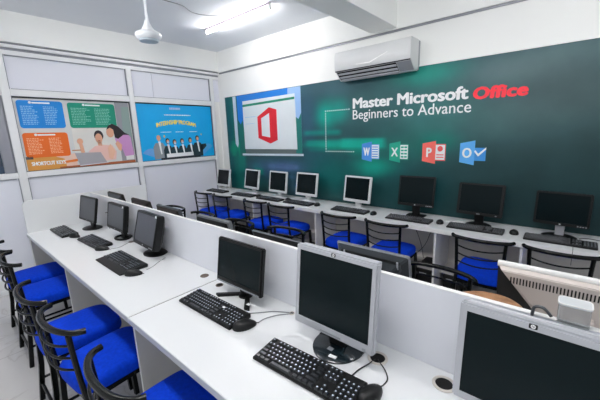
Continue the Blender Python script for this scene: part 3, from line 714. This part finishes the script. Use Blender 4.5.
# ivory all-in-one seen from behind
t = thing('computer_monitor', 'ivory monitor back with a row of vent slots beside the open cup', 'monitor', (.083, 1.525, .75), PI)
TI = .2; w, h = .56, .30
M = Matrix.Translation((0, -.055, .022)) @ Matrix.Rotation(-TI, 4, 'X')
obj('bezel', frame_ring(w, h, .022, .022, .03, .02, M), BLKM, t)
bm = B(); box(bm, -w/2+.021, w/2-.021, .0025, .0038, .029, h-.021, M=M); obj('screen', bm, SCR, t)
bm = B(); tube(bm, [M @ Vector((-w/2-.001, .012, h)), M @ Vector((w/2+.001, .012, h))], .0135, 10); obj('top_rim', bm, WHITEP, t, True)
bm = B()
a = [(-w*.20, 0.06), (w*.20, 0.06), (w*.5, h-.002), (-w*.5, h-.002)]; b = [(-w*.17, .09), (w*.17, .09), (w*.47, h-.010), (-w*.47, h-.010)]
va = [bm.verts.new(M @ Vector((p, .019, q))) for p, q in a]; vb = [bm.verts.new(M @ Vector((p, .05, q))) for p, q in b]
bm.faces.new(va); bm.faces.new(list(reversed(vb)))
for k in range(4): bm.faces.new((va[k], vb[k], vb[(k+1) % 4], va[(k+1) % 4]))
bmesh.ops.recalc_face_normals(bm, faces=bm.faces); bmesh.ops.bevel(bm, geom=list(bm.edges), offset=.003, segments=2, affect='EDGES')
sh = obj('back_shell', bm, IVORY, t)
bm = B(); n = 44
for k in range(n):
    px = -w*.42+k*w*.84/n
    box(bm, px, px+.0048, .049, .0508, h-.062, h-.032, M=M)
obj('vent_slots', bm, HOLE, sh)
bm = B(); box(bm, -.04, .04, .045, .075, .02, .16, .004, 1, M=M); obj('neck', bm, IVORY, t)
bm = B(); lathe(bm, [(0, 0), (.13, 0), (.13, .006), (.11, .014), (0, .016)], 36, (0, -.01, 0), sy=.8); obj('base', bm, IVORY, t, True)

# wall desk monitors
wl = [('small white framed monitor in the corner at the far end of the wall desk', -4.415, 3.145, .816, -.036, .189, .355, .288, SILV, 'oval', {}),
      ('white framed monitor, second from the corner on the wall desk', -3.705, 3.147, .83, -.106, .176, .365, .296, SILV, 'oval', {}),
      ('white framed monitor below the red emblem\'s right side, third from the corner', -3.141, 3.146, .825, -.085, .132, .374, .30, SILV, 'oval', {}),
      ('white framed monitor, fourth from the corner on the wall desk', -2.624, 3.148, .829, -.052, .152, .372, .301, SILV, 'oval', {}),
      ('white framed monitor standing alone under the blue letter icon', -1.87, 3.148, .83, -.086, .158, .369, .302, SILV, 'oval', {}),
      ('black square monitor under the coral letter icon', -1.185, 3.156, .864, .027, .141, .365, .308, BLK, 'square', {'badge': 'hp_bot', 'bb': .03}),
      ('black wide-framed monitor under the sky blue letter icon', -.607, 3.156, .85, -.06, .15, .375, .289, BLK, 'silverfoot', {'badge': 'plain', 'bb': .028, 'bs': .022}),
      ('black widescreen monitor with silver neck, rightmost on the wall desk', -.03, 3.16, .849, -.10, .091, .35, .264, BLK, 'silverneck', {'badge': 'hp_bot', 'bb': .024})]
for lab, x, y, z, yw, ti, w_, h_, bz, st, kw in wl:
    k2 = dict(bs=.024, bt=.02, bb=.034) if bz is SILV else {}
    k2.update(kw)
    monitor(lab, x, y, z, yw, ti, w_, h_, bz if bz is BLK else mat('white_silver_plastic', (222, 224, 226), .35, var=.01), st, group=None, off=.045, dep=.025, backd=.025, **k2)

# ------------------------------------------------------------------ keyboards and mice
def make_keyboard(label, wk=.44, dk=.135, palm=0.):
    t = thing('keyboard', label, 'keyboard')
    bm = B()
    pr = [(-dk/2-palm, 0), (dk/2, 0), (dk/2, .024), (dk/2-.012, .024), (-dk/2, .013), (-dk/2-palm, .007)]
    a = [bm.verts.new((-wk/2, y, z)) for y, z in pr]; b = [bm.verts.new((wk/2, y, z)) for y, z in pr]; n = len(pr)
    bm.faces.new(a); bm.faces.new(list(reversed(b)))
    for i in range(n): bm.faces.new((a[i], b[i], b[(i+1) % n], a[(i+1) % n]))
    bmesh.ops.recalc_face_normals(bm, faces=bm.faces); bmesh.ops.bevel(bm, geom=list(bm.edges), offset=.0035, segments=2, affect='EDGES')
    obj('case', bm, BLK, t)
    bm = B(); bl_ = B(); R = random.Random(2)
    u = .0187
    def key(x, y, w_, leg=True):
        z = .013+(y+dk/2)/(dk-.012)*.011
        A = [(-w_/2, -u*.44), (w_/2, -u*.44), (w_/2, u*.44), (-w_/2, u*.44)]
        va = [bm.verts.new((x+p, y+q, z-.001)) for p, q in A]; vb = [bm.verts.new((x+p*.78, y+q*.72+.001, z+.007)) for p, q in A]
        bm.faces.new(list(reversed(va))); bm.faces.new(vb)
        for k in range(4): bm.faces.new((va[k], va[(k+1) % 4], vb[(k+1) % 4], vb[k]))
        if leg:
            s = .0028; vv = [bl_.verts.new((x-.001+p*s, y+.003+q*s, z+.0074)) for p, q in ((-1, -1), (1, -1), (1, 1), (-1, 1))]
            bl_.faces.new(vv)
    x0 = -wk/2+.018; ys = [-dk/2+.014+i*.0192 for i in range(6)]
    for r_ in range(6):
        y = ys[r_]
        if r_ == 0:
            x = x0
            for w_ in (1.25, 1.25, 1.25, 6.25, 1.25, 1.25, 1.25, 1.25):
                key(x+w_*u/2-u/2, y, w_*u*.92, False); x += w_*u
        elif r_ == 5:
            for i in (0, 2, 3, 4, 5, 6.5, 7.5, 8.5, 9.5, 11, 12, 13, 14): key(x0+i*u, y+.004, u*.9)
        else:
            ext = {4: 0, 3: .5, 2: .75, 1: 1.25}[r_]
            if ext: key(x0+(ext*.5)*u, y, (1+ext)*u*.92, False)
            for i in range(13 if r_ == 4 else 12 if r_ == 3 else 11 if r_ == 2 else 10): key(x0+(i+(ext+1 if ext else 0))*u, y, u*.9)
            last = {4: (13.5, 2), 3: (13.75, 1.5), 2: (13.4, 2.2), 1: (13.1, 2.8)}[r_]
            key(x0+last[0]*u, y, last[1]*u*.92, False)
    for cx in range(3):
        for r_ in (3, 4): key(x0+(15.4+cx)*u, ys[r_], u*.9)
        key(x0+(15.4+cx)*u, ys[5]+.004, u*.9); key(x0+(15.4+cx)*u, ys[0], u*.9)
    key(x0+16.4*u, ys[1], u*.9)
    for cx in range(4):
        for r_ in range(5):
            if x0+(18.8+cx)*u < wk/2-.008: key(x0+(18.8+cx)*u, ys[r_], u*.9)
    k = obj('keys', bm, KEYM, t)
    obj('key_legends', bl_, LEGEND, k)
    return t
kb = make_keyboard(''); used = [False]
G1 = None
place(kb, used, -.678, .788, .045, 'large black keyboard in front of the silver framed monitor', z=.75)
place(kb, used, -1.344, .835, .013, 'black keyboard with white legends next to the desk seam', z=.75)
place(kb, used, -3.76, .765, .0, 'small-looking black keyboard at the far end of the front desk', z=.75)
place(kb, used, -3.13, .84, .03, 'black keyboard in front of the ring-footed monitor', z=.75)
gl_ = 'keyboards on the wall desk'
for x, y, rz, lab in ((-4.36, 3.0, .0, 'black keyboard in the corner, farthest on the wall desk'), (-3.70, 3.0, .04, 'black keyboard at the second monitor from the corner'),
                      (-3.14, 3.0, .0, 'black keyboard at the third monitor from the corner'), (-2.63, 3.01, -.0, 'black keyboard at the fourth monitor from the corner'),
                      (-1.87, 3.02, .0, 'dark keyboard below the monitor that stands under the blue letter icon'), (-1.19, 3.02, .02, 'black keyboard below the monitor under the coral letter icon'),
                      (-.60, 3.035, .03, 'greenish black keyboard below the monitor under the sky blue icon'), (-.02, 3.03, .0, 'black keyboard, rightmost on the wall desk, below the silver neck')):
    place(kb, used, x, y, rz, lab, gl_, z=.75)
kp = make_keyboard('black multimedia keyboard with a palm rest at the deep black monitor', .46, .14, .05); kp.location = (-2.42, .815, .75)
bm = B(); box(bm, .065, .082, .01, .022, .0295, .031); obj('mark', bm, STICK, copy_tree(kb) if 0 else [o for o in C.objects if o.get('label') == 'black keyboard with white legends next to the desk seam'][0])

def make_mouse(label):
    t = thing('computer_mouse', label, 'mouse')
    bm = B(); bmesh.ops.create_uvsphere(bm, u_segments=24, v_segments=14, radius=1)
    for v in bm.verts:
        x, y, z = v.co
        zz = max(z, -.25)
        v.co = Vector((x*.033*(1-.12*y), y*.058, (zz+.25)*.030*(1-.25*y)))
    obj('shell', bm, BLK, t, True)
    bm = B(); lathe(bm, [(0, -.003), (.0055, -.003), (.0055, .003), (0, .003)], 14)
    for v in bm.verts: v.co = Vector((v.co.z, .028+v.co.x, .027+v.co.y))
    obj('scroll_wheel', bm, GRYD, t)
    bm = B(); tube(bm, [(0, .046, .012), (0, .056, .007), (.002, .068, .004)], .0022, 6, smooth=3); obj('cord_stub', bm, RUB, t)
    return t
ms = make_mouse(''); um = [False]
place(ms, um, -.437, .835, -.15, 'black mouse beside the large keyboard at the front', z=.75)
place(ms, um, -1.09, .835, -.45, 'black mouse with a white sticker by the keyboard next to the desk seam', z=.75)
place(ms, um, -3.48, .785, -1.2, 'black mouse at the farthest keyboard of the front desk', z=.75)
place(ms, um, -2.865, .815, -.9, 'black mouse at the keyboard before the ring-footed monitor', z=.75)
place(ms, um, -2.140, .765, -.8, 'black mouse right of the palm-rest keyboard', z=.75)
for x, y, lab in ((-2.88, 3.09, 'mouse on the wall desk between the third and fourth monitors'), (-2.353, 3.05, 'mouse on the wall desk right of the fourth white framed monitor'),
                  (-1.58, 3.035, 'mouse on the wall desk below the teal letter icon'), (-.905, 3.075, 'mouse on the wall desk between the two leftmost black monitors'), (-.315, 3.09, 'mouse on the wall desk left of the rightmost keyboard'),
                  (-3.43, 3.06, 'mouse on the wall desk between the second and third monitors')):
    place(ms, um, x, y, .2, lab, 'mice on the wall desk', z=.75)
# stickers on two front mice
for lab, px in (('black mouse with a white sticker by the keyboard next to the desk seam', .012),):
    r_ = [o for o in C.objects if o.get('label') == lab][0]
    bm = B(); box(bm, .004, .018, -.022, .002, .024, .0285, .002, 1); obj('mark', bm, STICK, r_)

# desk cables
def cable(label, pts, r=.0025, m=RUB):
    bm = B(); tube(bm, pts, r, 6, smooth=6); return tag(obj('cable', bm, m, None, True), label, 'cable')
z = .7535
cable('black mouse cable dropping into the open desk grommet', [(-.425, .905, z), (-.425, .94, z), (-.45, .975, z), (-.49, 1.005, z), (-.50, 1.015, .752)])
cable('black cable curling from the large keyboard to the open grommet', [(-.535, .872, z), (-.53, .92, z), (-.517, .965, z), (-.51, 1.0, z), (-.505, 1.01, .752)])
cable('upper grey cable to the small grommet beside the widescreen monitor', [(-1.165, .915, z), (-1.12, .96, z), (-1.07, 1.01, z), (-1.0, 1.05, z)], .0025, CABG)
cable('lower grey mouse cable to the small grommet beside the widescreen monitor', [(-1.062, .895, z), (-1.06, .94, z), (-1.03, 1.0, z), (-.985, 1.05, z)], .0025, CABG)
cable('thin grey mouse cable beside the deep black monitor', [(-2.14, .85, z), (-2.16, .9, z), (-2.21, .97, z), (-2.25, 1.04, z)], .002, CABG)
cable('thin grey mouse cable beside the ring-footed monitor', [(-2.82, .86, z), (-2.80, .92, z), (-2.84, .99, z), (-2.87, 1.03, z)], .002, CABG)
cable('black cable loop behind the farthest front monitor', [(-3.50, 1.075, .92), (-3.46, 1.08, .925), (-3.43, 1.08, .88), (-3.46, 1.08, .83), (-3.48, 1.08, .80), (-3.49, 1.09, .7535)], .003)
cable('white cable lying left of the monitor under the sky blue icon', [(-.70, 3.30, z), (-.73, 3.25, z), (-.80, 3.20, z), (-.88, 3.18, z)], .004, WHITEP)
cable('black cable behind the rightmost wall desk monitor', [(.10, 3.20, z), (.16, 3.24, z), (.25, 3.22, z), (.36, 3.25, z)], .003)
cable('thin black cable hanging over the wall desk edge at right', [(.085, 3.15, .7545+.01), (.07, 3.06, .785), (.065, 2.96, z), (.065, 2.875, .752), (.065, 2.872, .73), (.065, 2.872, .64)], .0015)
cable('grey curved cable plugged into the clear cup on the partition', [(.0, 1.10, 1.085), (-.02, 1.10, 1.105), (-.04, 1.105, 1.10), (-.045, 1.108, 1.078), (-.045, 1.105, 1.04), (-.045, 1.106, .9), (-.045, 1.106, .752)], .0045, GRYD)
cable('black cable hanging against the beige board under the wall desk', [(-1.28, 3.32, .65), (-1.20, 3.30, .55), (-1.15, 3.31, .40), (-1.12, 3.3, .274)], .003)
cable('second black cable curving against the beige board under the wall desk', [(-1.0, 3.32, .65), (-1.06, 3.30, .56), (-1.10, 3.31, .45), (-1.16, 3.29, .35), (-1.25, 3.25, .274)], .003)

# clear plastic cup / box standing on the partition top
t = thing('plastic_container', 'small frosted clear plastic box standing on the partition top', 'container', (.048, 1.125, 1.071))
bm = B(); pr = rrect(-.036, .036, -.026, .026, .012); 
prism(bm, pr, lambda u, v, d: (u*(1+.0), v, d), (0, .058)); obj('body', bm, CLEARP, t)
bm = B(); prism(bm, rrect(-.038, .038, -.028, .028, .013), lambda u, v, d: (u, v, d), (.058, .063)); ld = obj('lid', bm, mat('frosted_lid', (206, 210, 212), .3, var=.02), t)
bm = B(); tube(bm, [(u, v, .063) for u, v in rrect(-.037, .037, -.027, .027, .012)], .0018, 6, closed=True); obj('rim', bm, WHITEP, ld, True)

# tan bag on the back desk
t = thing('leather_bag', 'tan brown leather bag lying behind the partition beside the ivory monitor', 'bag', (-.185, 1.30, .75))
bm = B(); bmesh.ops.create_uvsphere(bm, u_segments=28, v_segments=16, radius=1)
for v in bm.verts:
    x, y, zz = v.co; r_ = 1+.03*math.sin(5*x)+.03*math.sin(7*y+1)
    v.co = Vector((math.copysign(abs(x)**.7, x)*.147*r_, y*.075*r_, (.6+math.copysign(abs(max(zz, -.6))**.55, zz) if zz > 0 else .6+max(zz, -.6))*.160*(1+.02*math.sin(5*x+1))))
obj('body', bm, LEATHER, t, True)
bm = B(); tube(bm, [(.085, -.02, .23), (.12, -.03, .225), (.145, -.05, .19), (.165, -.07, .10), (.16, -.08, .006)], .006, 6, smooth=5); obj('strap', bm, LEATHER, t, True)

# ------------------------------------------------------------------ chairs
def make_chair(label):
    t = thing('computer_chair', label, 'chair')
    W, Dp = .185, .20
    # cushion
    bm = B(); N = 36; rings = []
    def se(a, rx, ry, p=4.6):
        c, s = math.cos(a), math.sin(a)
        return rx*abs(c)**(2/p)*(1 if c >= 0 else -1), ry*abs(s)**(2/p)*(1 if s >= 0 else -1)
    for sc_, zz in ((0, .435), (.92, .435), (.985, .443), (1.0, .462), (.99, .485), (.95, .502), (.85, .512), (.6, .519), (.3, .522), (0, .523)):
        if sc_ == 0: rings.append([bm.verts.new((0, .01, zz))])
        else: rings.append([bm.verts.new((lambda q: (q[0]*(1+.03*q[1]/Dp), q[1]+.01, zz))(se(2*PI*k/N, W*sc_, (Dp+.01)*sc_))) for k in range(N)])
    for A, D in zip(rings, rings[1:]):
        for k in range(N):
            k2 = (k+1) % N
            if len(A) == 1: bm.faces.new((A[0], D[k2], D[k]))
            elif len(D) == 1: bm.faces.new((A[k], A[k2], D[0]))
            else: bm.faces.new((A[k], A[k2], D[k2], D[k]))
    bmesh.ops.recalc_face_normals(bm, faces=bm.faces)
    obj('seat_cushion', bm, FAB, t, True)
    bm = B(); tube(bm, [(-.165, -.175, .422), (.165, -.175, .422), (.165, .175, .422), (-.165, .175, .422)], .012, closed=True, square=True); obj('seat_frame', bm, TUBE, t)
    for s in (-1, 1):
        bm = B(); tube(bm, [(s*.185, .19, 0), (s*.170, .175, .43)], .0125, square=True); obj('leg', bm, TUBE, t)
        bm = B(); tube(bm, [(s*.185, -.215, 0), (s*.172, -.185, .25), (s*.165, -.175, .42)], .0135, square=True); obj('leg', bm, TUBE, t)
        bm = B(); tube(bm, [(s*.165, -.178, .40), (s*.158, -.188, .52), (s*.161, -.198, .66), (s*.166, -.205, .785)], .0125, 8, smooth=3); obj('back_upright', bm, TUBE, t, True)
        bm = B(); tube(bm, [(s*.178, -.198, .15), (s*.178, .182, .15)], .009, 8); obj('stretcher', bm, TUBE, t, True)
    bm = B(); tube(bm, [(-.178, -.20, .12), (.178, -.20, .12)], .009, 8); obj('stretcher', bm, TUBE, t, True)
    bm = B(); tube(bm, [(-.207, -.148, .792), (-.192, -.182, .794), (-.152, -.211, .796), (-.085, -.231, .796), (0, -.238, .796), (.085, -.231, .796), (.152, -.211, .796), (.192, -.182, .794), (.207, -.148, .792)], .0138, 10, smooth=5)
    obj('top_rail', bm, TUBE, t, True)
    for i, zz in enumerate((.60, .665, .73)):
        yb = -.194-(zz-.6)*.07; xx = .159+(zz-.6)*.04
        bm = B(); tube(bm, [(-xx, yb, zz), (-xx*.55, yb-.034, zz-.008), (0, yb-.046, zz-.012), (xx*.55, yb-.034, zz-.008), (xx, yb, zz)], .006, 8, smooth=4); obj('back_slat', bm, TUBE, t, True)
    return t
ch = make_chair(''); uc = [False]
gf, gm, gw = 'blue seated chairs along the front desk', 'chairs of the row behind the partition', 'blue seated chairs at the wall desk'
for x, y, rz, lab in ((-1.20, .485, .0, 'nearest blue chair at the front desk, mostly cut by the frame'),
                      (-1.812, .462, .10, 'blue chair by the desk seam, slightly turned'),
                      (-2.268, .437, .0, 'blue chair in the middle of the front row, just before the desk panel gap'),
                      (-3.08, .46, .0, 'blue chair on the far side of the front desk panel, fourth nearest'),
                      (-3.52, .47, .0, 'farthest blue chair of the front desk row, next to the left wall')):
    place(ch, uc, x, y, rz, lab, gf)
for x, y, rz, lab in ((-3.62, 1.69, PI, 'chair rail showing over the partition before the left wall'),
                      (-3.03, 1.70, PI, 'second chair back over the partition from the left wall'),
                      (-2.43, 1.72, PI, 'third chair back over the partition with pale slats behind it'),
                      (-1.86, 1.79, PI+.05, 'chair with pale glinting rail above the wide dark monitor back'),
                      (-.55, 1.70, PI-.05, 'black chair back between the handled monitor and the tan bag')):
    place(ch, uc, x, y, rz, lab, gm)
for x, y, rz, lab in ((-4.27, 2.84, 0, 'blue chair at the corner end of the wall desk'), (-3.79, 2.84, 0, 'blue chair second from the corner at the wall desk'),
                      (-3.09, 2.84, 0, 'blue chair third from the corner at the wall desk'), (-2.62, 2.83, 0, 'blue chair fourth from the corner at the wall desk'),
                      (-1.80, 2.83, 0, 'blue chair right of the tall desk panel, under the lone white monitor'), (-1.27, 2.83, 0, 'blue chair beside hanging cables at the wall desk'),
                      (-.475, 2.82, .02, 'blue chair at the monitor under the sky blue icon'), (.0, 2.83, 0, 'chair at the right end of the wall desk above the ivory monitor')):
    place(ch, uc, x, y, rz, lab, gw)

# ------------------------------------------------------------------ black computer cases under the wall desk
def make_case(label):
    t = thing('computer_case', label, 'computer case')
    bm = B(); box(bm, -.09, .09, -.12, .12, 0, .24, .004, 1); obj('body', bm, BLKM, t)
    bm = B(); box(bm, -.085, .085, -.125, -.119, .005, .235, .003, 1); obj('front_panel', bm, BLK, t)
    bm = B(); box(bm, -.06, .01, -.1275, -.1245, .19, .205); obj('drive_strip', bm, SILV, t)
    return t
cs = make_case(''); u2 = [False]
for x, lab in ((-4.0, 'black computer case on the floor under the corner end of the wall desk'), (-2.42, 'black computer case left of the tall panel under the wall desk'), (-2.13, 'black computer case right of the tall panel under the wall desk'),
               (-1.02, 'black computer case left of the middle desk panel'), (-.76, 'black computer case right of the middle desk panel')):
    place(cs, u2, x, 3.205, 0, lab, 'black computer cases under the wall desk')
bm = B(); box(bm, -.0, .16, 0, .15, 0, .05, .004, 1)
q = thing('power_adapter_box', 'low black box on the shelf under the wall desk by the middle panel', 'power box', (-1.07, 3.10, .27)); obj('body', bm, BLKM, q)
bm = B(); box(bm, .02, .05, -.001, .001, .02, .03); obj('label', bm, STICK, q)

# ------------------------------------------------------------------ world, camera
wd = bpy.data.worlds.new('daylight'); sc.world = wd; wd.use_nodes = True
bgn = wd.node_tree.nodes['Background']; bgn.inputs['Color'].default_value = (.93, .97, 1, 1); bgn.inputs['Strength'].default_value = .48

f = 318.64
R = Vector((0, 0, 0)); yw, pt, rl = -.712355243, -.205619426, -.033814875
F = Vector((math.cos(pt)*math.sin(yw), math.cos(pt)*math.cos(yw), math.sin(pt)))
rt = Vector((math.cos(yw), -math.sin(yw), 0)); up = rt.cross(F)
R = rt*math.cos(rl)+up*math.sin(rl); U = -rt*math.sin(rl)+up*math.cos(rl)
cam = bpy.data.cameras.new('camera'); co = bpy.data.objects.new('camera', cam); C.objects.link(co)
cam.sensor_width = 36; cam.lens = f/600*36; cam.clip_start = .02
Mc = Matrix((R, U, -F)).transposed().to_4x4(); Mc.translation = (0, 0, 1.63); co.matrix_world = Mc
sc.camera = co
sc.view_settings.view_transform = 'Standard'; sc.view_settings.look = 'None'; sc.view_settings.gamma = 1; sc.view_settings.use_curve_mapping = False
sc.view_settings.exposure = 0.57
